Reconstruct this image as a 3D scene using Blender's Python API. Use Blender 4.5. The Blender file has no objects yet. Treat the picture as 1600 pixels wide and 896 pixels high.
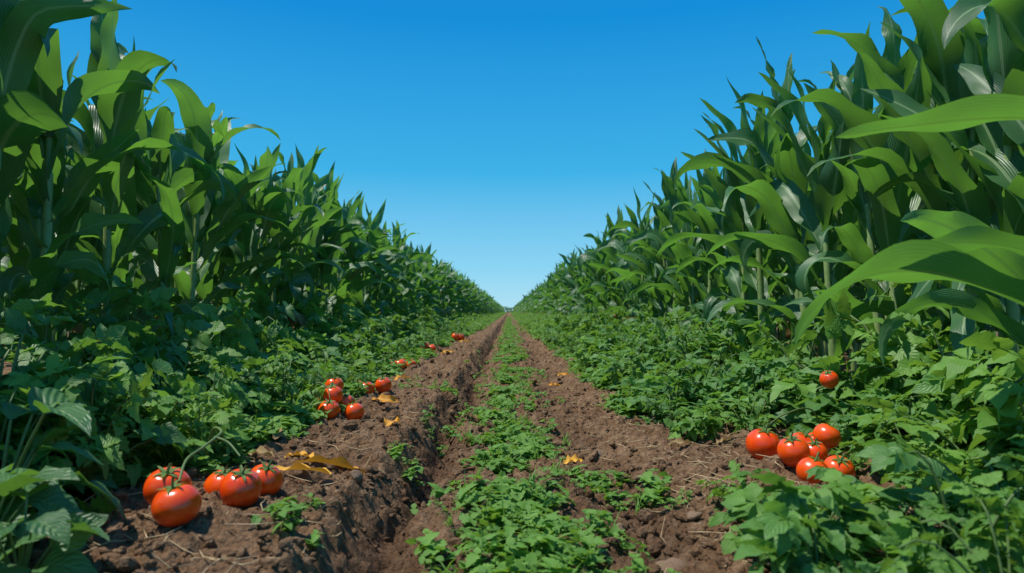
import bpy, math, random
import numpy as np
from mathutils import Vector, Matrix
random.seed(7); rng=np.random.default_rng(7)
S=bpy.context.scene; COL=S.collection
rad=math.radians
# ---------------------------------------------------------------- noise / ground
_T=np.random.default_rng(3).random((256,256))
def vn(x,y):
    x=np.asarray(x,float); y=np.asarray(y,float)
    xi=np.floor(x).astype(int); yi=np.floor(y).astype(int)
    fx=x-xi; fy=y-yi; fx=fx*fx*(3-2*fx); fy=fy*fy*(3-2*fy)
    a=_T[xi&255,yi&255]; b=_T[(xi+1)&255,yi&255]; c=_T[xi&255,(yi+1)&255]; d=_T[(xi+1)&255,(yi+1)&255]
    return (a*(1-fx)+b*fx)*(1-fy)+(c*(1-fx)+d*fx)*fy-0.5
def fbm(x,y,o=4):
    s=0;a=1
    for i in range(o):
        s=s+a*vn(x*2**i+17.3*i,y*2**i+5.1*i); a*=.5
    return s
def sst(x,a,b):
    t=np.clip((x-a)/(b-a),0,1); return t*t*(3-2*t)
def gh(x,y):
    x=np.asarray(x,float); y=np.asarray(y,float)
    w=.09*vn(y*1.3,3.0+0*y)+.06*vn(y*5.5,9.0+0*y)+.035*vn(y*16,19.0+0*y)
    z=.06*(1-sst(x+w,-.40,-.33))
    dep=.095+.06*vn(y*1.7,31.+0*y)
    z=z-dep*np.exp(-((x+.26+w)/.055)**2)
    w2=.1*vn(y*1.1,44.+0*y)
    z=z-.04*np.exp(-((x-.31+w2)/.10)**2)
    z=z+.03*sst(x+w2,.40,.65)
    near=np.exp(-(np.abs(x)/4.)**2)
    cl=fbm(x*14+3,y*14,3); c2=fbm(x*42+13,y*42+3,2)
    z=z+near*(.045*fbm(x*3.1,y*3.1,3)+.048*np.maximum(cl,-.06)+.030*np.maximum(c2,-.05)+.011*fbm(x*80,y*80,2)-.019)
    return z
def G(x,y): return float(gh(x,y))
# ---------------------------------------------------------------- mesh accumulation
class Acc:
    def __init__(s): s.V=[];s.F=[];s.U=[];s.R=[];s.M=[];s.n=0
    def add(s,V,F,U=None,r=0.5,m=0):
        V=np.asarray(V,float).reshape(-1,3); F=np.asarray(F,int).reshape(-1,4)
        if U is None: U=np.zeros((len(V),2))
        s.V.append(V); s.F.append(F+s.n); s.U.append(U)
        s.R.append(np.full(len(V),r) if np.isscalar(r) else r)
        s.M.append(np.full(len(F),m,int) if np.isscalar(m) else m); s.n+=len(V)
    def cat(s):
        return tuple(np.concatenate(a) for a in (s.V,s.F,s.U,s.R,s.M))
    def mesh(s,name,mats,smooth=True):
        V,F,U,R,M=s.cat(); me=bpy.data.meshes.new(name)
        me.vertices.add(len(V)); me.vertices.foreach_set('co',V.astype(np.float32).ravel())
        li=F.ravel().astype(np.int32)
        me.loops.add(len(li)); me.loops.foreach_set('vertex_index',li)
        me.polygons.add(len(F)); me.polygons.foreach_set('loop_start',np.arange(0,len(li),4,dtype=np.int32))
        for m in mats: me.materials.append(m)
        me.polygons.foreach_set('material_index',M.astype(np.int32))
        me.polygons.foreach_set('use_smooth',np.full(len(F),smooth))
        me.update(calc_edges=True)
        uv=me.uv_layers.new(name='UVMap'); uv.data.foreach_set('uv',U[li].astype(np.float32).ravel())
        at=me.attributes.new('rnd','FLOAT','POINT'); at.data.foreach_set('value',R.astype(np.float32))
        return me
_gf={}
def gridF(r,c,wrap=False):
    k=(r,c,wrap)
    if k not in _gf:
        L=[]
        for i in range(r-1):
            for j in range(c if wrap else c-1):
                j2=(j+1)%c
                L.append((i*c+j,i*c+j2,(i+1)*c+j2,(i+1)*c+j))
        _gf[k]=np.array(L)
    return _gf[k]
def unit(v): return v/(np.linalg.norm(v)+1e-9)
def tube(P,R,n=6):
    P=np.asarray(P,float); V=[];U=[]
    for i in range(len(P)):
        t=unit(P[min(i+1,len(P)-1)]-P[max(i-1,0)])
        a=unit(np.cross(t,[.31,.95,.07])); b=np.cross(t,a)
        for j in range(n):
            q=2*math.pi*j/n; V.append(P[i]+R[i]*(math.cos(q)*a+math.sin(q)*b)); U.append((j/n,i/len(P)))
    return np.array(V),gridF(len(P),n,True),np.array(U)
def bake(acc,temps,X,Y,Z,rot,sc,which,rr,m=None,tilt=None):
    for k,(V,F,U,R,M) in enumerate(temps):
        I=np.where(which==k)[0]
        if len(I)==0: continue
        c=np.cos(rot[I])[:,None]; s_=np.sin(rot[I])[:,None]; q=sc[I][:,None]
        vx=V[None,:,0]; vy=V[None,:,1]; vz=np.repeat(V[None,:,2],len(I),0)
        if tilt is not None:
            tl=tilt[I][:,None]; vx,vz=vx*np.cos(tl)+vz*np.sin(tl),-vx*np.sin(tl)+vz*np.cos(tl)
        W=np.stack([(vx*c-vy*s_)*q+X[I][:,None],(vx*s_+vy*c)*q+Y[I][:,None],vz*q+Z[I][:,None]],-1).reshape(-1,3)
        FF=(F[None]+(np.arange(len(I))*len(V))[:,None,None]).reshape(-1,4)
        acc.add(W,FF,np.tile(U,(len(I),1)),(R[None]*.6+rr[I][:,None]*.4).ravel(),np.tile(M,len(I)) if m is None else m)
# ---------------------------------------------------------------- materials
def new_mat(name):
    m=bpy.data.materials.new(name); m.use_nodes=True; nt=m.node_tree; nt.nodes.clear()
    return m,nt,nt.nodes.new
def lk(nt,a,b): nt.links.new(a,b)
def math_(nt,op,a,b=None):
    n=nt.nodes.new('ShaderNodeMath'); n.operation=op
    for i,v in enumerate((a,b)):
        if v is None: continue
        if isinstance(v,(int,float)): n.inputs[i].default_value=v
        else: lk(nt,v,n.inputs[i])
    return n.outputs[0]
def mixc(nt,f,a,b):
    n=nt.nodes.new('ShaderNodeMix'); n.data_type='RGBA'
    for s_,v in ((n.inputs[0],f),(n.inputs[6],a),(n.inputs[7],b)):
        if isinstance(v,(int,float)): s_.default_value=v
        elif isinstance(v,tuple): s_.default_value=(*v,1) if len(v)==3 else v
        else: lk(nt,v,s_)
    return n.outputs[2]
def leaf_mat(name,dark,light,trans,tf=.35,rough=.4,veins='par',rib=(.16,.28,.09),spec=.5,ribs=.75,vs=.2,bump=.3,rw=1.):
    m,nt,N=new_mat(name)
    out=N('ShaderNodeOutputMaterial'); at=N('ShaderNodeAttribute'); at.attribute_name='rnd'
    oi=N('ShaderNodeObjectInfo'); uv=N('ShaderNodeUVMap')
    sp=N('ShaderNodeSeparateXYZ'); lk(nt,uv.outputs[0],sp.inputs[0])
    geo=N('ShaderNodeNewGeometry')
    nz=N('ShaderNodeTexNoise'); nz.inputs['Scale'].default_value=9; lk(nt,geo.outputs['Position'],nz.inputs['Vector'])
    r=math_(nt,'ADD',math_(nt,'MULTIPLY',at.outputs['Fac'],.65),math_(nt,'MULTIPLY',oi.outputs['Random'],.25))
    r=math_(nt,'ADD',r,math_(nt,'MULTIPLY',math_(nt,'SUBTRACT',nz.outputs[0],.42),.9))
    r_=nt.nodes.new('ShaderNodeClamp'); lk(nt,r,r_.inputs[0]); r=r_.outputs[0]
    col=mixc(nt,r,dark,light)
    au=math_(nt,'ABSOLUTE',math_(nt,'SUBTRACT',sp.outputs[0],.5))
    ribf=N('ShaderNodeMapRange'); ribf.inputs[1].default_value=.014*rw; ribf.inputs[2].default_value=.05*rw
    ribf.inputs[3].default_value=ribs; ribf.inputs[4].default_value=0; lk(nt,au,ribf.inputs[0])
    wv=N('ShaderNodeTexWave'); wv.inputs['Distortion'].default_value=1.2; wv.inputs['Detail'].default_value=2
    mp=N('ShaderNodeCombineXYZ')
    if veins=='par':
        lk(nt,sp.outputs[0],mp.inputs[0]); lk(nt,math_(nt,'MULTIPLY',sp.outputs[1],.05),mp.inputs[1]); wv.inputs['Scale'].default_value=5.5
    else:
        lk(nt,math_(nt,'ADD',math_(nt,'MULTIPLY',au,-.8),sp.outputs[1]),mp.inputs[0]); wv.inputs['Scale'].default_value=2.2
    lk(nt,mp.outputs[0],wv.inputs['Vector'])
    col=mixc(nt,math_(nt,'MULTIPLY',wv.outputs[1],vs),col,mixc(nt,.5,light,rib))
    col=mixc(nt,ribf.outputs[0],col,rib)
    bs=N('ShaderNodeBsdfPrincipled'); lk(nt,col,bs.inputs['Base Color'])
    bs.inputs['Specular IOR Level'].default_value=spec
    rn=N('ShaderNodeMapRange'); rn.inputs[3].default_value=rough-.08; rn.inputs[4].default_value=rough+.18; lk(nt,nz.outputs[0],rn.inputs[0]); lk(nt,rn.outputs[0],bs.inputs['Roughness'])
    bp=N('ShaderNodeBump'); bp.inputs['Strength'].default_value=bump; bp.inputs['Distance'].default_value=.004
    h=math_(nt,'ADD',wv.outputs[1],math_(nt,'MULTIPLY',ribf.outputs[0],-1.5)); lk(nt,h,bp.inputs['Height']); lk(nt,bp.outputs[0],bs.inputs['Normal'])
    tr=N('ShaderNodeBsdfTranslucent'); tcol=mixc(nt,r,tuple(c*.6 for c in trans),trans)
    tcol=mixc(nt,math_(nt,'MULTIPLY',wv.outputs[1],.3),tcol,tuple(c*.5 for c in trans)); tcol=mixc(nt,math_(nt,'MULTIPLY',ribf.outputs[0],.6),tcol,tuple(c*.35 for c in trans)); lk(nt,tcol,tr.inputs[0])
    mx=N('ShaderNodeMixShader'); mx.inputs[0].default_value=tf; lk(nt,bs.outputs[0],mx.inputs[1]); lk(nt,tr.outputs[0],mx.inputs[2])
    lk(nt,mx.outputs[0],out.inputs[0]); return m
def plain_mat(name,c1,c2,scale=20,rough=.6,bump=.2,spec=.4,coat=0,detail=4,dist=.01):
    m,nt,N=new_mat(name); out=N('ShaderNodeOutputMaterial'); tc=N('ShaderNodeTexCoord')
    nz=N('ShaderNodeTexNoise'); nz.inputs['Scale'].default_value=scale; nz.inputs['Detail'].default_value=detail
    lk(nt,tc.outputs['Object'],nz.inputs['Vector'])
    mr=N('ShaderNodeMapRange'); mr.inputs[1].default_value=.3; mr.inputs[2].default_value=.7; lk(nt,nz.outputs[0],mr.inputs[0])
    at=N('ShaderNodeObjectInfo')
    f=math_(nt,'ADD',math_(nt,'MULTIPLY',mr.outputs[0],.6),math_(nt,'MULTIPLY',at.outputs['Random'],.4))
    bs=N('ShaderNodeBsdfPrincipled'); lk(nt,mixc(nt,f,c1,c2),bs.inputs['Base Color'])
    bs.inputs['Roughness'].default_value=rough; bs.inputs['Specular IOR Level'].default_value=spec; bs.inputs['Coat Weight'].default_value=coat; bs.inputs['Coat Roughness'].default_value=.12
    bp=N('ShaderNodeBump'); bp.inputs['Strength'].default_value=bump; bp.inputs['Distance'].default_value=dist; lk(nt,nz.outputs[0],bp.inputs['Height']); lk(nt,bp.outputs[0],bs.inputs['Normal'])
    lk(nt,bs.outputs[0],out.inputs[0]); return m
M_corn=leaf_mat('corn_leaf_green',(.022,.092,.030),(.062,.190,.055),(.24,.58,.06),.36,.36,'par',(.28,.42,.20),.65,.85,.28,.32,1.3)
M_dry=leaf_mat('dry_leaf',(.26,.16,.07),(.40,.28,.13),(.4,.28,.1),.25,.7,'par',(.45,.33,.17),.2)
M_stalk=plain_mat('corn_stalk_green',(.14,.22,.06),(.26,.36,.12),30,.5,.1)
M_tom=leaf_mat('tomato_leaf_green',(.036,.130,.028),(.130,.290,.055),(.28,.58,.06),.34,.46,'fea',(.17,.33,.08),.5,.35)
M_weed=leaf_mat('weed_leaf_green',(.060,.170,.025),(.165,.340,.050),(.34,.62,.06),.34,.48,'fea',(.20,.36,.08),.4,.35)
M_broad=leaf_mat('broad_leaf_green',(.030,.11,.035),(.080,.21,.055),(.22,.48,.05),.30,.42,'fea',(.16,.30,.10),.5,.7,.3,.6)
M_tstem=plain_mat('vine_green',(.07,.13,.03),(.13,.20,.06),40,.6,.1)
M_fruit=plain_mat('tomato_skin',(.78,.045,.003),(.90,.110,.004),3,.27,.015,.45,.25,2)
M_straw=plain_mat('straw',(.28,.18,.09),(.50,.38,.21),30,.8,.1)
M_fall=leaf_mat('withered_leaf',(.70,.26,.02),(.88,.48,.06),(.8,.4,.03),.25,.6,'par',(.85,.6,.2),.3)
def soil():
    m,nt,N=new_mat('brown_soil'); out=N('ShaderNodeOutputMaterial'); geo=N('ShaderNodeNewGeometry')
    def nz(s,d=6,r=.6):
        n=N('ShaderNodeTexNoise'); n.inputs['Scale'].default_value=s; n.inputs['Detail'].default_value=d; n.inputs['Roughness'].default_value=r
        lk(nt,geo.outputs['Position'],n.inputs['Vector']); return n.outputs[0]
    a=nz(2.2); b=nz(22,8,.65); c=nz(110,4,.7)
    vo=N('ShaderNodeTexVoronoi'); vo.inputs['Scale'].default_value=60; lk(nt,geo.outputs['Position'],vo.inputs['Vector'])
    def mr(x,lo,hi):
        q=N('ShaderNodeMapRange'); q.inputs[1].default_value=lo; q.inputs[2].default_value=hi; lk(nt,x,q.inputs[0]); return q.outputs[0]
    col=mixc(nt,mr(a,.35,.65),(.150,.080,.040),(.240,.138,.073))
    col=mixc(nt,mr(b,.44,.70),col,(.36,.235,.140)); col=mixc(nt,math_(nt,'MULTIPLY',mr(c,.52,.34),.65),col,(.070,.036,.019))
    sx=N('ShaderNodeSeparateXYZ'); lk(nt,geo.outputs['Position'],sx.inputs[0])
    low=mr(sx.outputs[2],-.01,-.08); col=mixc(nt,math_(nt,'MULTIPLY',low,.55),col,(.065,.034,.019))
    ax=mr(math_(nt,'ABSOLUTE',sx.outputs[0]),6,20); col=mixc(nt,ax,col,(.04,.09,.02))
    bs=N('ShaderNodeBsdfPrincipled'); lk(nt,col,bs.inputs['Base Color']); bs.inputs['Roughness'].default_value=.92; bs.inputs['Specular IOR Level'].default_value=.15
    h=math_(nt,'ADD',math_(nt,'MULTIPLY',b,1.2),math_(nt,'MULTIPLY',c,.5)); h=math_(nt,'ADD',h,math_(nt,'MULTIPLY',vo.outputs[0],-.4))
    bp=N('ShaderNodeBump'); bp.inputs['Strength'].default_value=1.; bp.inputs['Distance'].default_value=.026; lk(nt,h,bp.inputs['Height']); lk(nt,bp.outputs[0],bs.inputs['Normal'])
    lk(nt,bs.outputs[0],out.inputs[0]); return m
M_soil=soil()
def obj(name,me,parent=None,**kw):
    o=bpy.data.objects.new(name,me); COL.objects.link(o)
    if parent: o.parent=parent
    for k,v in kw.items(): o[k]=v
    return o
# ---------------------------------------------------------------- ground sheet
ys=[-200,-60,-20,-8,-4,-2,-1,-.4,0,.3,.6,.8]; y=.95
while y<4000:
    ys.append(y); y+= max(.006*y,.007) if y<14 else .05*y
xs=list(np.arange(-1.15,1.1501,.007)); s_=.02; x=1.15
ex=[]
while x<3000: x+=s_; s_*=1.16; ex.append(x)
xs=[-e for e in ex[::-1]]+xs+ex
XX,YY=np.meshgrid(np.array(xs),np.array(ys)); ZZ=gh(XX,YY)
a=Acc(); a.add(np.stack([XX,YY,ZZ],-1).reshape(-1,3),gridF(len(ys),len(xs)))
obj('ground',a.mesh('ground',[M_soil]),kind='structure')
# ---------------------------------------------------------------- corn
def corn_leaf(z0,az,e0,drop,p,L,W,nr=19,nc=5,tw=0,und=.018,seed=0,x0=0,y0=0,foldk=.36,azd=0,kink=0,blunt=3.2):
    r=np.random.default_rng(seed); s=np.linspace(0,1,nr)
    e=rad(e0)-rad(drop)*s**p-rad(kink)*sst(s,.55,.7)+.10*np.sin(s*9+r.random()*6)*s; A=az+azd*s+.16*np.sin(s*4+r.random()*6)
    T=np.stack([np.cos(e)*np.cos(A),np.cos(e)*np.sin(A),np.sin(e)],-1)
    C=np.zeros((nr,3)); C[0]=(x0,y0,z0)
    C[1:]=C[0]+np.cumsum((T[1:]+T[:-1])*.5*L/(nr-1),0)
    B=np.stack([-np.sin(A),np.cos(A),0*A],-1); Nn=np.cross(T,B); 
    t=tw*s**1.3+.22*np.sin(5*s+r.random()*6)
    Bt=B*np.cos(t)[:,None]+Nn*np.sin(t)[:,None]; Nt=-B*np.sin(t)[:,None]+Nn*np.cos(t)[:,None]
    if Nt[0,2]<0: Nt=-Nt
    w=W*.5*(.36+.64*sst(s,0,.36))*np.maximum(1-s**blunt,0)**.95+.0006
    c=np.linspace(-1,1,nc); ph=r.random(2)*6; fr=r.uniform(13,22)
    V=C[:,None,:]+Bt[:,None,:]*(w[:,None]*c[None,:])[:,:,None]*.95
    fold=foldk*(1-.35*s)
    up=(fold*w)[:,None]*np.abs(c)[None,:]**1.3
    U_=und*np.abs(c)[None,:]**2*np.sin(fr*s[:,None]+np.where(c<0,ph[0],ph[1])[None,:])*np.minimum(1,w/(.3*W))[:,None]
    V=V+Nt[:,None,:]*(up+U_)[:,:,None]
    uv=np.stack(np.broadcast_arrays((c[None,:]+1)/2,s[:,None]),-1).reshape(-1,2)
    return V.reshape(-1,3),gridF(nr,nc),uv
def corn_spec(seed):
    r=np.random.default_rng(seed); H=r.uniform(1.2,1.42); n=r.integers(11,14); az=r.uniform(0,6.28); L=[]
    for i in range(n):
        f=i/(n-1); az+=math.pi+r.normal(0,.6)
        z0=.24+ (H-.24)*f**.9
        stiff=r.random()<.28+.4*f
        e0=np.interp(f,[0,.35,.7,1],[50,64,75,86])+r.normal(0,6)
        drop=(np.interp(f,[0,.5,1],[80,45,12]) if stiff else np.interp(f,[0,.35,.7,1],[150,150,140,80]))*r.uniform(.7,1.2)
        p=np.interp(f,[0,1],[1.3,2.2])+ (0 if stiff else r.uniform(0,1.3)); Ln=np.interp(f,[0,.4,.8,1],[.64,.86,.76,.55])*r.uniform(.82,1.12)
        W=np.interp(f,[0,.4,.8,1],[.105,.170,.180,.110])*r.uniform(.72,1.22)
        L.append(dict(z0=z0,az=az,e0=e0,drop=drop,p=p,L=Ln,W=W,tw=r.normal(0,.9),seed=int(r.integers(1e6)),x0=.012*math.cos(az),y0=.012*math.sin(az),azd=r.normal(0,.5),kink=(r.uniform(30,80) if r.random()<.18 else 0),blunt=(2.0 if f>.85 else 3.0)))
    return H,L
def stalk_geo(H,seed,n=8):
    zs=[];R=[]
    for k in range(9):
        z=H*k/8; zs+= [z,z+.012]; q=.022*(1-.55*k/8); R+=[q*1.25,q]
    zs[0]=-.08
    P=[(.012*math.sin(z*2+seed),.012*math.cos(z*1.7),z) for z in zs]
    return tube(P,R,n)
def brace(acc,r):
    for k in range(7):
        q=k*.9+r.random()*.4; acc.add(*tube([(0,0,.07),(.03*math.cos(q),.03*math.sin(q),.03),(.055*math.cos(q),.055*math.sin(q),-.03)],[.004,.004,.003],4),m=0)
NV=10; corn=[]
for v in range(NV):
    H,L=corn_spec(100+v); sa=Acc(); sa.add(*stalk_geo(H,v)); brace(sa,random)
    fm=Acc(); lm=[]; lo=Acc()
    for i,l in enumerate(L):
        rn=random.random(); dry=(i==0 and v in(2,4,7))
        V,F,U=corn_leaf(**l); fm.add(V,F,U,rn,1 if dry else 0)
        one=Acc(); one.add(V,F,U,rn,0); lm.append(one.mesh('corn_leaf',[M_corn,M_dry]))
        V,F,U=corn_leaf(**l,nr=9,nc=3); lo.add(V,F,U,rn,1 if dry else 0)
    V,F,U=tube([(0,0,-.05),(0,0,H*.5),(0,0,H)],[.02,.015,.01],4); lo.add(V,F,U,.9,0)
    corn.append(dict(stalk=sa.mesh('stalk',[M_stalk]),fol=fm.mesh('foliage',[M_corn,M_dry]),leaves=lm,lo=lo.cat(),H=H))
def place_corn(x,y,v,rot,sc,split,label):
    e=obj('corn_plant',None,label=label,category='corn plant',group='corn plants in the field rows')
    e.location=(x,y,G(x,y)); e.rotation_euler=(rng.normal(0,.04),rng.normal(0,.04),rot); e.scale=(sc,)*3; e.empty_display_size=.2
    c=corn[v]; obj('stalk',c['stalk'],e)
    if split:
        for m in c['leaves']: obj('leaf',m,e)
    else: obj('foliage',c['fol'],e)
CL='tall green corn plant with broad arching leaves in the row'
XL,XR=-2.0,1.76
def rowx(side,k): return (XL-.72*k) if side<0 else (XR+.72*k)
plan=[(0,1.55,19.5,.265),(1,2.2,11.,.255),(2,3.0,9.5,.27)]
ends={}
cnt=0
for side in(-1,1):
    for k,y0,y1,dy in plan:
        y=y0+(.5 if side>0 and k==0 else 0)+random.random()*.1
        while y<y1:
            x=rowx(side,k)+random.gauss(0,.05)
            sc=random.uniform(.82,1.10)
            if side>0: sc*=1.0+.12*float(1-sst(y,3.5,5.0))
            else: sc*=1.0+.10*float(1-sst(y,2.8,3.6))
            place_corn(x,y,random.randrange(NV),random.random()*6.28,sc,(k==0 and y<5.2),CL); cnt+=1
            y+=dy*random.uniform(.75,1.25)
        ends[(side,k)]=y
print('corn',cnt)
PX=[];PY=[]
for side in(-1,1):
    for k in range(7):
        y=ends.get((side,k),2.2+k*1.1); 
        lim=230 if k==0 else (120 if k==1 else (60 if k==2 else 24))
        while y<lim:
            PX.append(rowx(side,k)+random.gauss(0,.06)); PY.append(y)
            y+=random.uniform(.8,1.2)*(.26 if y<40 else .26+.004*(y-40))
PX=np.array(PX);PY=np.array(PY);n=len(PX)
fa=Acc(); bake(fa,[c['lo'] for c in corn],PX,PY,gh(PX,PY),rng.random(n)*6.28,rng.uniform(.84,1.12,n),rng.integers(0,NV,n),rng.random(n))
obj('corn_field',fa.mesh('corn_field',[M_corn,M_dry]),kind='stuff',label='dense rows of green corn running to the horizon',category='corn field')
def custom_corn(x,y,H,leaves,label):
    e=obj('corn_plant',None,label=label,category='corn plant',group='corn plants in the field rows'); e.location=(x,y,G(x,y))
    sa=Acc(); sa.add(*stalk_geo(H,3)); brace(sa,random); obj('stalk',sa.mesh('stalk',[M_stalk]),e)
    for i,l in enumerate(leaves):
        q=Acc(); V,F,U=corn_leaf(**l,nr=30,nc=9,seed=50+i); q.add(V,F,U,l['L']*.7); obj('leaf',q.mesh('leaf',[M_corn]),e)
pi=math.pi
custom_corn(1.50,1.50,1.35,[
 dict(z0=.35,az=pi+.02,e0=24,drop=105,p=4.0,L=1.02,W=.17,tw=.6,und=.018,blunt=5),
 dict(z0=.84,az=pi+.08,e0=12,drop=30,p=2,L=.80,W=.13,tw=.75,und=.014,blunt=5),
 dict(z0=.48,az=pi-.15,e0=34,drop=40,p=1.4,L=.60,W=.13,tw=.7,und=.012),
 dict(z0=.70,az=pi+.9,e0=60,drop=90,p=1.5,L=.7,W=.13,tw=.2),
 dict(z0=.85,az=.3,e0=60,drop=120,p=1.3,L=.8,W=.13,tw=.2),
 dict(z0=1.1,az=pi/2,e0=70,drop=70,p=1.6,L=.7,W=.14,tw=.2),
 dict(z0=1.2,az=-.5,e0=75,drop=60,p=1.6,L=.7,W=.13,tw=.2),
 dict(z0=1.3,az=2.4,e0=80,drop=50,p=1.6,L=.6,W=.12,tw=.2)],'green corn plant with long blades bending over the tomato vines')
# ---------------------------------------------------------------- leaflets, tomato plants, weeds
PROF=np.array([(0,.03),(.12,.24),(.24,.36),(.32,.31),(.46,.40),(.56,.31),(.68,.29),(.78,.19),(.89,.13),(1,.01)])
PR2=np.array([(0,.02),(.10,.20),(.20,.36),(.27,.25),(.42,.42),(.50,.26),(.64,.30),(.72,.17),(.86,.13),(1,.01)])
OV=np.array([(0,.04),(.2,.30),(.5,.40),(.8,.28),(1,.03)])
BR=np.array([(0,.03),(.1,.18),(.22,.31),(.36,.37),(.50,.36),(.64,.31),(.78,.22),(.9,.11),(1,.005)])
LOWP=np.array([(0,.03),(.3,.38),(.42,.28),(.62,.32),(1,.02)])
def leaflet(base,T,up,L,prof,wk=1,droop=.3,fold=.25,r=random,ruf=0):
    T=unit(T); B=unit(np.cross(T,up)); N_=np.cross(B,T); t=prof[:,0]; w=prof[:,1]*L*wk
    C=base+T*(L*t)[:,None]-N_*(droop*L*t**2)[:,None]
    bl=r.uniform(-.08,.08); q=ruf*L*np.sin(t*17+r.random()*6)*(t*(1-t)*4); q2=ruf*L*np.sin(t*15+r.random()*6)*(t*(1-t)*4)
    V=np.stack([C-B*w[:,None]+N_*((fold+bl)*w+q)[:,None],C,C+B*w[:,None]+N_*((fold-bl)*w+q2)[:,None]],1)
    uv=np.stack(np.broadcast_arrays(np.array([0,.5,1.])[None,:],t[:,None]),-1).reshape(-1,2)
    return V.reshape(-1,3),gridF(len(t),3),uv
def rv(r,s): return np.array([r.gauss(0,s),r.gauss(0,s),r.gauss(0,s)])
def compound(acc,base,T,L,size,prof,r,pairs=2,m=0):
    T=unit(T); up=unit(np.array([0,0,1.])+rv(r,.42)); rn=r.random()
    B=unit(np.cross(T,up)); N_=np.cross(B,T)
    P=[base+T*L*q-N_*.18*L*q*q for q in(0,.5,1)]
    acc.add(*tube(P,[.0022,.0018,.0012],3),r=rn,m=m)
    acc.add(*leaflet(P[2],T-.3*N_,up,size*1.25,prof,r.uniform(.9,1.2),r.uniform(.1,.7),r.uniform(.05,.45),r,.05),r=rn,m=m)
    for k in range(pairs):
        q=.85-.4*k/max(1,pairs-1) if pairs>1 else .6
        b=base+T*L*q-N_*.18*L*q*q
        for sg in(-1,1):
            d=T*.55+B*sg*.85+rv(r,.2)
            acc.add(*leaflet(b,d,unit(up+rv(r,.32)),size*r.uniform(.6,1.15),prof,r.uniform(.9,1.15),r.uniform(.1,.8),r.uniform(.05,.5),r,.05),r=min(1,max(0,rn+r.uniform(-.15,.15))),m=m)
def tomato_plant(seed,lod=0,kind=0):
    r=random.Random(seed); st=Acc(); fo=Acc(); prof=(PROF,PR2,BR)[kind] if lod==0 else LOWP
    ns=11 if lod==0 else 8; big=(.85,1.3,1.0,1.15,.8,1.1,.95)[seed%7]
    for k in range(ns):
        az=k*6.28/ns+r.uniform(-.3,.3); out=r.uniform(.08,.36); h=r.uniform(.10,.48)*(1.15-out*1.2)
        P=[np.array([out*q*math.cos(az+.3*q),out*q*math.sin(az+.3*q),h*math.sin(min(1,q*1.1)*pi*.5)-.06*q*q]) for q in np.linspace(0,1,6)]
        st.add(*tube(P,np.linspace(.006,.003,6),5))
        nl=(6 if big>1.05 else 7) if lod==0 else 4
        for j in range(nl):
            q=(j+1.2)/(nl+.4)*5; i=min(4,int(q)); b=P[i]+(P[i+1]-P[i])*min(1,q-i)
            a2=az+(1.3 if j%2 else -1.3)*r.uniform(.4,1.2)
            T=np.array([math.cos(a2),math.sin(a2),r.uniform(-.4,1.1)])
            compound(fo,b,T,r.uniform(.05,.11),big*r.uniform(.036,.080)*(1 if lod==0 else 1.2),prof,r,2 if lod==0 else 1)
    return st,fo
tp=[]
for v in range(7):
    st,fo=tomato_plant(500+v,0,(0,1,0,2,1,0,1)[v]); tp.append((st.mesh('stem',[M_tstem]),fo.mesh('foliage',[M_tom])))
fol_light=[]
for v in range(4):
    st,fo=tomato_plant(700+v,0,(0,2,1,1)[v]); fol_light.append((st.mesh('stem',[M_tstem]),fo.mesh('foliage',[M_weed])))
tlo=[]
for v in range(4):
    st,fo=tomato_plant(800+v,1); tlo.append(fo.cat())
TL='sprawling leafy tomato plant beside the bare soil path'
ntp=0
def place_tp(x,y,sx,sz,light=False):
    global ntp
    e=obj('tomato_plant',None,label=TL,category='tomato plant',group='tomato plants along the path'); ntp+=1
    e.location=(x,y,G(x,y)-.01); e.rotation_euler=(random.gauss(0,.08),random.gauss(0,.08),random.random()*6.28); e.scale=(sx,sx,sz); e.empty_display_size=.1
    s,f=random.choice(fol_light if light else tp); obj('stem',s,e); obj('foliage',f,e)
def cols(side,y):
    if side<0: return [(-1.03,.62,.60),(-1.28,.92,.9),(-1.6,1.05,1.15)]
    if y<2.0: return [(1.34,.9,1.0),(1.62,1.,1.15)]
    if y<2.5: return [(1.24,.6,.62),(1.45,.95,1.0),(1.68,1.,1.15)]
    if y<2.95: return [(.92,.55,.55),(1.26,.9,.9),(1.6,1.,1.1)]
    return [(.80,.75,.64),(1.06,.9,.9),(1.38,1.0,1.1)]
y=1.75
while y<13:
    for side in(-1,1):
        for cx,sx,sz in cols(side,y):
            if cx==-1.03 and y<2.0: continue
            place_tp(cx+random.gauss(0,.06),y+random.uniform(-.1,.1),sx*random.uniform(.75,1.15),sz*random.uniform(.65,1.3),light=random.random()<.45)
    y+=.32 if y<6 else .39
for x,y,sx,sz in [(.60,1.38,.55,.46),(.78,1.52,.45,.34),(.52,1.16,.5,.45),(.82,1.25,.7,.58),(1.02,1.42,.65,.62),(1.12,1.68,.5,.48),(1.28,1.6,.8,.9),(.98,1.12,.6,.75),(.74,1.02,.45,.5),(.58,1.66,.32,.30),(.74,2.66,.36,.4),(.68,2.9,.4,.4),
                  (-1.14,1.5,.75,.85),(-1.05,1.74,.55,.7),(-1.3,1.75,.9,1.05),(-.92,2.04,.34,.5),(-1.08,2.0,.55,.65)]:
    place_tp(x,y,sx,sz,light=random.random()<.5)
print('tomato plants',ntp)
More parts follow.
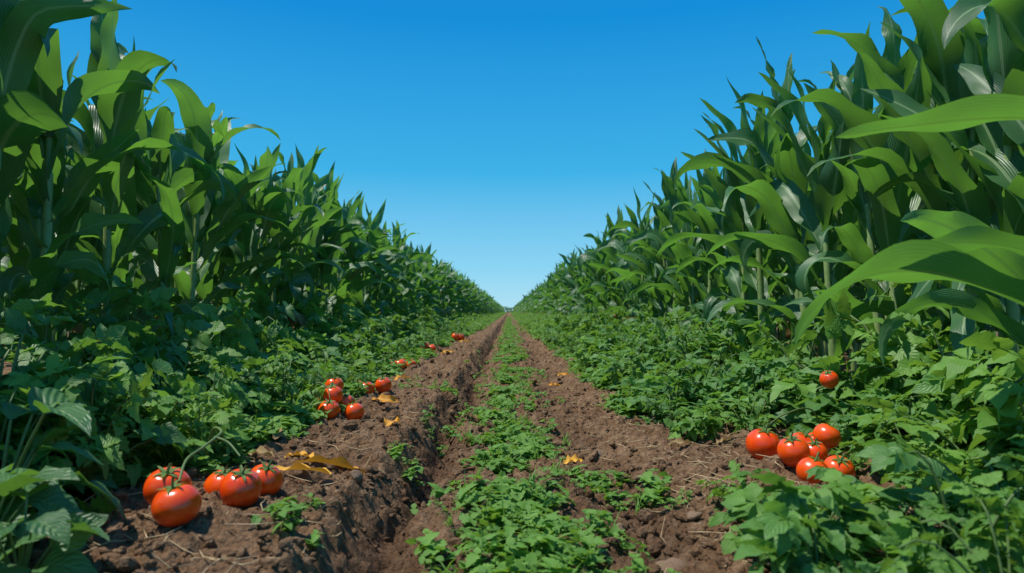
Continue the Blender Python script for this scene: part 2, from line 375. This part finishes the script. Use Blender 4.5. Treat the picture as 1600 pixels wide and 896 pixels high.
for k,(x,y,sx) in enumerate([(-.93,1.22,.9),(-.80,1.14,.7),(-1.05,1.42,1.15),(-1.22,1.62,1.2)]):
    r=random.Random(60+k); st=Acc(); fo=Acc()
    for j in range(15):
        az=j*2.4+r.uniform(-.3,.3); h=r.uniform(.06,.24); o=r.uniform(.03,.11)
        P=[np.array([o*q*math.cos(az),o*q*math.sin(az),h*q**.7]) for q in(0,.33,.66,1)]
        st.add(*tube(P,[.004,.0035,.003,.0025],5))
        fo.add(*leaflet(P[-1],np.array([math.cos(az),math.sin(az),r.uniform(-.1,.9)]),unit(np.array([0,0,1.])+rv(r,.3)),r.uniform(.09,.16),BR,r.uniform(.9,1.2),r.uniform(.3,.9),.35,r,.06),r=r.random())
    e=obj('broadleaf_plant',None,label='low plant with broad ruffled green leaves at the soil edge',category='plant',group='broad-leaved plants at the soil edge'); e.location=(x,y,G(x,y)-.005); e.scale=(sx,)*3
    obj('stem',st.mesh('stem',[M_tstem]),e); obj('foliage',fo.mesh('foliage',[M_broad]),e)
PX=[];PY=[];SC=[]
y=13.
while y<200:
    for side,lo,hi in((-1,.85,1.75),(1,.62,1.5)):
        for q in np.linspace(lo,hi,4 if y<60 else 3):
            PX.append(side*(q+random.gauss(0,.07))); PY.append(y+random.uniform(-.15,.15)); SC.append((.55+.5*(q-lo))*random.uniform(.85,1.15))
    y+=.32+.006*(y-13)
PX=np.array(PX);PY=np.array(PY);n=len(PX)
fa=Acc(); bake(fa,tlo,PX,PY,gh(PX,PY),rng.random(n)*6.28,np.array(SC),rng.integers(0,4,n),rng.random(n))
obj('crop_fringe',fa.mesh('crop_fringe',[M_weed]),kind='stuff',label='low green leafy vines edging the distant path',category='ground cover')
def sprig(seed,nl,rw,hh,ls,prof):
    r=random.Random(seed); A=Acc()
    for k in range(nl):
        az=r.random()*6.28; d=rw*math.sqrt(r.random()); z=hh*r.uniform(.15,1)*(1-.4*d/rw)
        b=np.array([d*math.cos(az),d*math.sin(az),z]); 
        if k%2==0: A.add(*tube([(b[0]*.3,b[1]*.3,-.01),(b[0]*.7,b[1]*.7,z*.6),b],[.0016,.0014,.001],3),r=.6)
        for j in range(3):
            a2=az+j*2.09+r.uniform(-.5,.5)
            A.add(*leaflet(b,np.array([math.cos(a2),math.sin(a2),r.uniform(-.2,.9)]),unit(np.array([0,0,1.])+rv(r,.35)),ls*r.uniform(.5,1.25),prof,r.uniform(.9,1.25),r.uniform(.1,.5),.2,r),r=r.random())
    return A.cat()
def blades(seed,n,h):
    r=random.Random(seed); A=Acc()
    for k in range(n):
        az=r.random()*6.28; l=h*r.uniform(.5,1.2); s=np.linspace(0,1,5); o=np.array([r.gauss(0,.012),r.gauss(0,.012),0])
        e=1.4-r.uniform(.4,1.8)*s; T=np.stack([np.cos(e)*math.cos(az),np.cos(e)*math.sin(az),np.sin(e)],-1)
        C=o+np.cumsum(T,0)*l/5; B=np.array([-math.sin(az),math.cos(az),0]); w=.0022*(1-s**2)+.0002
        V=np.stack([C-B*w[:,None],C+B*w[:,None]],1).reshape(-1,3)
        A.add(V,gridF(5,2),np.stack(np.broadcast_arrays(np.array([.2,.8])[None,:],s[:,None]),-1).reshape(-1,2),r.random())
    return A.cat()
sp_hi=[sprig(i,9,.045,.040,.018,OV) for i in range(5)]+[sprig(20+i,8,.045,.055,.024,PROF) for i in range(4)]+[sprig(30+i,5,.03,.07,.034,PR2) for i in range(2)]+[blades(i,9,.08) for i in range(2)]
sp_lo=[sprig(40+i,7,.05,.045,.030,LOWP) for i in range(5)]
def scatter(n,y0,y1,fx,temps,smin,smax,ppatch=None):
    Y=y0*(y1/y0)**rng.random(n); X=fx(n,Y); keep=np.ones(n,bool)
    if ppatch is not None: keep=ppatch(X,Y)
    X=X[keep];Y=Y[keep];n=len(X)
    A=Acc(); bake(A,temps,X,Y,gh(X,Y)-.004,rng.random(n)*6.28,rng.uniform(smin,smax,n),rng.integers(0,len(temps),n),rng.random(n),tilt=rng.normal(0,.2,n)); return A
WA=Acc()
def merge(A):
    V,F,U,R,M=A.cat(); WA.add(V,F,U,R,M)
cx=lambda Y:.01+.04*np.sin(Y*1.3)
merge(scatter(1750,1.0,6,lambda n,Y:cx(Y)+rng.normal(0,.095,n),sp_hi,.35,1.15,lambda X,Y:fbm(X*9,Y*6+7,2)>-.05))
merge(scatter(2800,6,70,lambda n,Y:.0+rng.normal(0,.10,n),sp_lo,.4,1.0,lambda X,Y:fbm(X*5,Y*2+7,2)>-.12))
merge(scatter(3200,1.1,9,lambda n,Y:rng.uniform(-.8,.8,n),sp_hi,.3,.75,lambda X,Y:fbm(X*3.3+20,Y*2.2+9,2)>.34))
for sx,a0 in((-1,.80),(1,.68)):
    merge(scatter(2000,1.6,14,lambda n,Y:sx*(a0+np.where((sx>0)&(Y>2.9),-.12,0)+np.abs(rng.normal(0,.14,n))),sp_hi,.6,1.7,lambda X,Y:(fbm(X*3,Y*2+5,2)>-.05)&~((X>0)&(X<1.0)&(Y<2.45)&(Y>1.75))&~((X<0)&(X>-.95)&(Y<1.9))))
    merge(scatter(2600,12,120,lambda n,Y:sx*((.72 if sx<0 else .52)+np.abs(rng.normal(0,.2,n))),sp_lo,.7,1.4))
for px,py,nn,sd in((-.34,2.25,9,.04),(-.48,1.50,9,.04),(.38,1.95,14,.055),(.3,2.15,9,.04),(-.36,3.0,6,.05),(-.42,3.9,8,.06),(1.02,2.08,7,.03)):
    X=rng.normal(px,sd,nn);Y=rng.normal(py,sd*1.2,nn); bake(WA,sp_hi,X,Y,gh(X,Y),rng.random(nn)*6.28,rng.uniform(.5,1.1,nn),rng.integers(0,len(sp_hi),nn),rng.random(nn))
obj('path_weeds',WA.mesh('path_weeds',[M_weed]),kind='stuff',label='low green weeds growing along the middle of the path',category='weeds')
def clod(seed,q=4):
    r=np.random.default_rng(seed); A=Acc(); k=r.uniform(-1,1,(5,3))*2.6; ph=r.random(5)*6; g=np.linspace(-1,1,q)
    for ax in range(3):
        for sg in(-1,1):
            a_,b_=np.meshgrid(g,g,indexing='ij'); P=np.zeros((q*q,3)); P[:,ax]=sg; P[:,(ax+1)%3]=a_.ravel()*sg; P[:,(ax+2)%3]=b_.ravel()
            P/=np.linalg.norm(P,axis=1)[:,None]; d=1+.20*np.sin(P@k.T+ph).sum(1)/1.2
            A.add(P*d[:,None]*np.array([1,.8,.6]),gridF(q,q))
    return A
cl=[clod(i).cat() for i in range(8)]
n=17000; Y=.98*(12/.98)**rng.random(n); X=rng.uniform(-.95,.95,n); kp=(fbm(X*4,Y*4,2)>-.05)|(rng.random(n)<.3); X=X[kp];Y=Y[kp];n=len(X)
A=Acc(); sc=np.minimum(.0025+rng.exponential(.0048,n),.038); bake(A,cl,X,Y,gh(X,Y)+sc*.05,rng.random(n)*6.28,sc,rng.integers(0,8,n),rng.random(n),tilt=rng.normal(0,.5,n))
obj('soil_clods',A.mesh('soil_clods',[M_soil],False),kind='stuff',label='loose crumbs and clods of brown earth',category='soil')
M_stone=plain_mat('stone_brown',(.17,.10,.06),(.30,.20,.13),12,.9,.6)
sm=[clod(30+i,7).mesh('stone',[M_stone]) for i in range(3)]
for i,(x,y,s) in enumerate([(.345,1.47,.034),(.42,2.12,.028),(.33,2.55,.022),(.55,2.9,.024),(-.42,1.9,.018),(.30,3.4,.022),(-.13,1.95,.016),(.46,1.72,.022),(.28,1.75,.018)]):
    o=obj('stone',sm[i%3],label='small rough brown stone lying in the soil',category='stone',group='small stones on the path'); o.location=(x,y,G(x,y)+s*.2); o.scale=(s,)*3; o.rotation_euler=(random.random(),.3,random.random()*6)
A=Acc(); n=1100
for i in range(n):
    y=1.1*(11/1.1)**random.random(); x=random.choice((random.uniform(-.95,-.35),random.uniform(.25,.95),random.uniform(.45,1.0),random.uniform(.5,.95)))
    l=random.uniform(.02,.12); a_=random.random()*6.28; z=G(x,y)+.004
    P=[(x+math.cos(a_+q*.4)*l*q,y+math.sin(a_+q*.4)*l*q,max(z,G(x+math.cos(a_+q*.4)*l*q,y+math.sin(a_+q*.4)*l*q)+.004)+random.uniform(0,.008)) for q in(-.5,0,.5)]
    A.add(*tube(P,[.0008,.0017,.0007],4))
obj('straw_litter',A.mesh('straw_litter',[M_straw]),kind='stuff',label='thin dry straw scattered on the soil',category='straw')
def fallen(x,y,L,W,rot,e0=10,drop=30,mat=M_fall,lab='withered yellow orange leaf lying on the soil'):
    q=Acc(); V,F,U=corn_leaf(0,0,e0,drop,1.3,L,W,nr=16,nc=5,tw=random.uniform(-.8,.8),und=.007,seed=random.randrange(9999),foldk=.55); q.add(V-V.mean(0),F,U,random.random())
    o=obj('fallen_leaf',q.mesh('fallen_leaf',[mat]),label=lab,category='leaf',group='withered leaves on the path')
    g=max(G(x+a*math.cos(rot)*L*.4,y+a*math.sin(rot)*L*.4) for a in(-1,0,1)); o.location=(x,y,g+.014); o.rotation_euler=(random.gauss(0,.08)+.25,random.gauss(0,.06),rot)
for x,y,L,W,rt in [(-.54,2.08,.25,.06,2.85),(-.60,1.93,.22,.05,3.0),(-.66,2.18,.15,.04,2.5),(-.60,3.35,.14,.05,0),(-.46,2.72,.12,.06,1.2),(.22,2.32,.08,.045,.4),(.32,4.7,.10,.05,.3),(-.70,4.5,.12,.05,.7),(.44,5.4,.12,.05,.4),(-.66,7.4,.16,.07,.2),(-.64,9.8,.22,.1,.6)]:
    fallen(x,y,L,W,rt)
for x,y,L,W,rt in [(.10,1.52,.12,.012,.3),(.62,2.45,.12,.03,.4),(.7,2.9,.14,.03,1.4),(.58,3.1,.12,.02,-.4),(.80,2.55,.13,.03,.9),(-.8,2.35,.16,.05,1.9),(-.86,2.6,.16,.05,1.6),(.9,3.0,.16,.04,.2),(.72,2.7,.15,.035,2.2),(-.78,2.15,.13,.04,2.6)]:
    fallen(x,y,L,W,rt,12,30,M_dry,'dry brown curled leaf lying on the soil')
# ---------------------------------------------------------------- tomatoes
A=Acc(); nr,nc=24,36; V=[];U=[]
for i in range(nr):
    th=pi*(i+.02)/(nr-1+.04)
    for j in range(nc):
        ph=2*pi*j/nc; top=max(0,math.cos(th)); rib=1+.024*math.cos(5*ph+.4)*(.25+top)*math.sin(th)
        R_=math.sin(th)**.94*rib; z=.93*math.cos(th)-.20*math.exp(-(math.sin(th)/.25)**2)*(1 if th<pi/2 else -.15)
        V.append((R_*math.cos(ph),R_*math.sin(ph),z)); U.append((j/nc,i/nr))
A.add(V,gridF(nr,nc,True),np.array(U)); fruit=A.mesh('fruit',[M_fruit])
A=Acc()
for k in range(6):
    V,F,U=corn_leaf(.80,k*1.047+.2,26,56 if k%2 else 26,1.2,.66,.22,nr=8,nc=3,seed=k,und=.0,foldk=.2); A.add(V,F,U,.7)
calyx=A.mesh('calyx',[M_tom])
A=Acc(); A.add(*tube([(0,0,.70),(.02,0,.92),(.08,.02,1.14),(.17,.03,1.32)],[.085,.062,.055,.065],6)); stem=A.mesh('stem',[M_tstem])
def tomato(x,y,R,dz=None,lab='ripe orange red tomato with green calyx lying on the soil'):
    e=obj('tomato',None,label=lab,category='tomato',group='ripe tomatoes beside the path')
    z=G(x,y)+.88*R if dz is None else dz
    e.location=(x,y,z); e.scale=(R*random.uniform(.97,1.03),R,R*random.uniform(.93,1.03)); e.rotation_euler=(random.uniform(.1,.55),random.gauss(0,.25),random.gauss(0,.5)); e.empty_display_size=1
    obj('fruit',fruit,e); obj('calyx',calyx,e); obj('stem',stem,e)
for t in [(-.682,1.42,.047),(-.765,1.55,.048),(-.628,1.62,.048),(-.70,1.70,.046),(-.615,1.74,.043),
          (-.766,2.93,.046),(-.85,3.0,.044),(-.68,3.03,.043),(-.875,3.16,.043),(-.76,3.20,.044),
          (-.76,3.66,.046),(-.68,3.72,.046),(-.84,3.78,.04),
          (-.90,5.30,.050),(-.83,5.22,.050),(-.76,5.32,.046),(-.83,5.42,.048),(-.90,7.4,.055),(-.83,7.35,.055),(-.86,7.55,.05),(-.78,10.,.06),(-.71,10.1,.06),
          (.815,2.20,.054),(.850,2.05,.047),(.845,1.91,.044),(.94,2.20,.042),(1.03,2.30,.042),(.945,1.97,.044),(.93,2.09,.040)]:
    tomato(*t)
TP='ripe orange red tomato resting on top of other tomatoes'
tomato(-.775,3.03,.044,G(-.775,3.03)+.10,lab=TP)
tomato(-.81,3.19,.043,G(-.8,3.22)+.105,lab=TP)
tomato(1.02,2.20,.043,G(1.02,2.2)+.075,lab=TP)
tomato(1.18,2.52,.034,.25,lab='small orange tomato hanging among the vine leaves')
def vine(pts,r0,lab):
    P=[]; pts=[np.array(p,float) for p in pts]; q=[pts[0]]+pts+[pts[-1]]
    for i in range(1,len(q)-2):
        for s in np.linspace(0,1,7)[:-1]:
            P.append(.5*((2*q[i])+(-q[i-1]+q[i+1])*s+(2*q[i-1]-5*q[i]+4*q[i+1]-q[i+2])*s*s+(-q[i-1]+3*q[i]-3*q[i+1]+q[i+2])*s**3))
    P.append(pts[-1]); A=Acc(); A.add(*tube(P,np.linspace(r0,r0*.6,len(P)),6)); 
    obj('tomato_vine',A.mesh('tomato_vine',[M_tstem]),label=lab,category='tomato vine')
LV='bent green fruit stem carrying the ripe tomatoes'
g0=G(-.68,1.6)
vine([(-.86,1.95,.06),(-.80,1.86,g0+.12),(-.73,1.75,g0+.135),(-.715,1.62,g0+.125),(-.70,1.50,g0+.12),(-.682,1.43,g0+.09)],.0045,LV)
vine([(-.725,1.70,g0+.132),(-.68,1.67,g0+.125),(-.635,1.63,g0+.10)],.0035,LV)
vine([(-1.0,3.2,.05),(-.88,3.1,.17),(-.80,3.02,.17),(-.77,2.96,.12)],.0035,LV)
vine([(1.15,2.5,.05),(1.05,2.38,.16),(.92,2.28,.16),(.83,2.21,.13)],.0035,LV)
r=random.Random(5); A=Acc()
for i in range(2600):
    x=r.uniform(-70,70); hh=3.2+1.2*vn(x*.2,1.)+.6*vn(x*.9,2.); z=r.uniform(0,hh); b=np.array([x,420+r.uniform(-2,2),z])
    A.add(*leaflet(b,np.array([r.gauss(0,1),r.gauss(0,1),r.gauss(0,1)]),unit(rv(r,1)),r.uniform(.7,1.4),LOWP,1,.3,.2,r),r=r.random()*.4)
obj('tree_line',A.mesh('tree_line',[M_corn]),kind='stuff',label='dark distant line of trees at the horizon',category='trees')
# ---------------------------------------------------------------- light, sky, camera
EL,AZ=66,-88
sd=Vector((math.cos(rad(EL))*math.sin(rad(AZ)),math.cos(rad(EL))*math.cos(rad(AZ)),math.sin(rad(EL))))
L=bpy.data.lights.new('sun','SUN'); L.energy=5; L.angle=rad(.5); L.color=(1,.95,.87); lo=obj('sun',L); lo.rotation_euler=sd.to_track_quat('Z','Y').to_euler()
W=bpy.data.worlds.new('World'); S.world=W; W.use_nodes=True; nt=W.node_tree; bg=nt.nodes['Background']
sk=nt.nodes.new('ShaderNodeTexSky'); sk.sky_type='NISHITA'; sk.sun_disc=False; sk.sun_elevation=rad(EL); sk.sun_rotation=rad(AZ); sk.air_density=1.0; sk.dust_density=.3; sk.ozone_density=3.0
tc=nt.nodes.new('ShaderNodeTexCoord'); sp=nt.nodes.new('ShaderNodeSeparateXYZ'); lk(nt,tc.outputs['Generated'],sp.inputs[0])
rp=nt.nodes.new('ShaderNodeValToRGB'); lk(nt,sp.outputs[2],rp.inputs[0]); cr=rp.color_ramp
st=[(0,(.44,.77,.92)),(.06,(.26,.67,.92)),(.20,(.04,.45,.82)),(.40,(.0,.27,.71)),(1,(.06,.22,.50))]
cr.elements[0].position=0; cr.elements[0].color=(*st[0][1],1); cr.elements[1].position=1; cr.elements[1].color=(*st[-1][1],1)
for p,c in st[1:-1]: e=cr.elements.new(p); e.color=(*c,1)
vm=nt.nodes.new('ShaderNodeVectorMath'); vm.operation='SCALE'; vm.inputs['Scale'].default_value=10; lk(nt,rp.outputs[0],vm.inputs[0])
lk(nt,mixc(nt,.94,sk.outputs[0],vm.outputs[0]),bg.inputs[0]); bg.inputs[1].default_value=.10
C=bpy.data.cameras.new('camera'); C.lens=24; C.sensor_width=36; C.clip_end=6000; C.clip_start=.05
C.dof.use_dof=True; C.dof.focus_distance=2.9; C.dof.aperture_fstop=4.0
co=obj('camera',C); co.location=(0,0,.5); co.rotation_euler=(rad(90+2.1),0,-.0047); S.camera=co
S.view_settings.view_transform='Standard'; S.view_settings.look='None'; S.view_settings.exposure=0
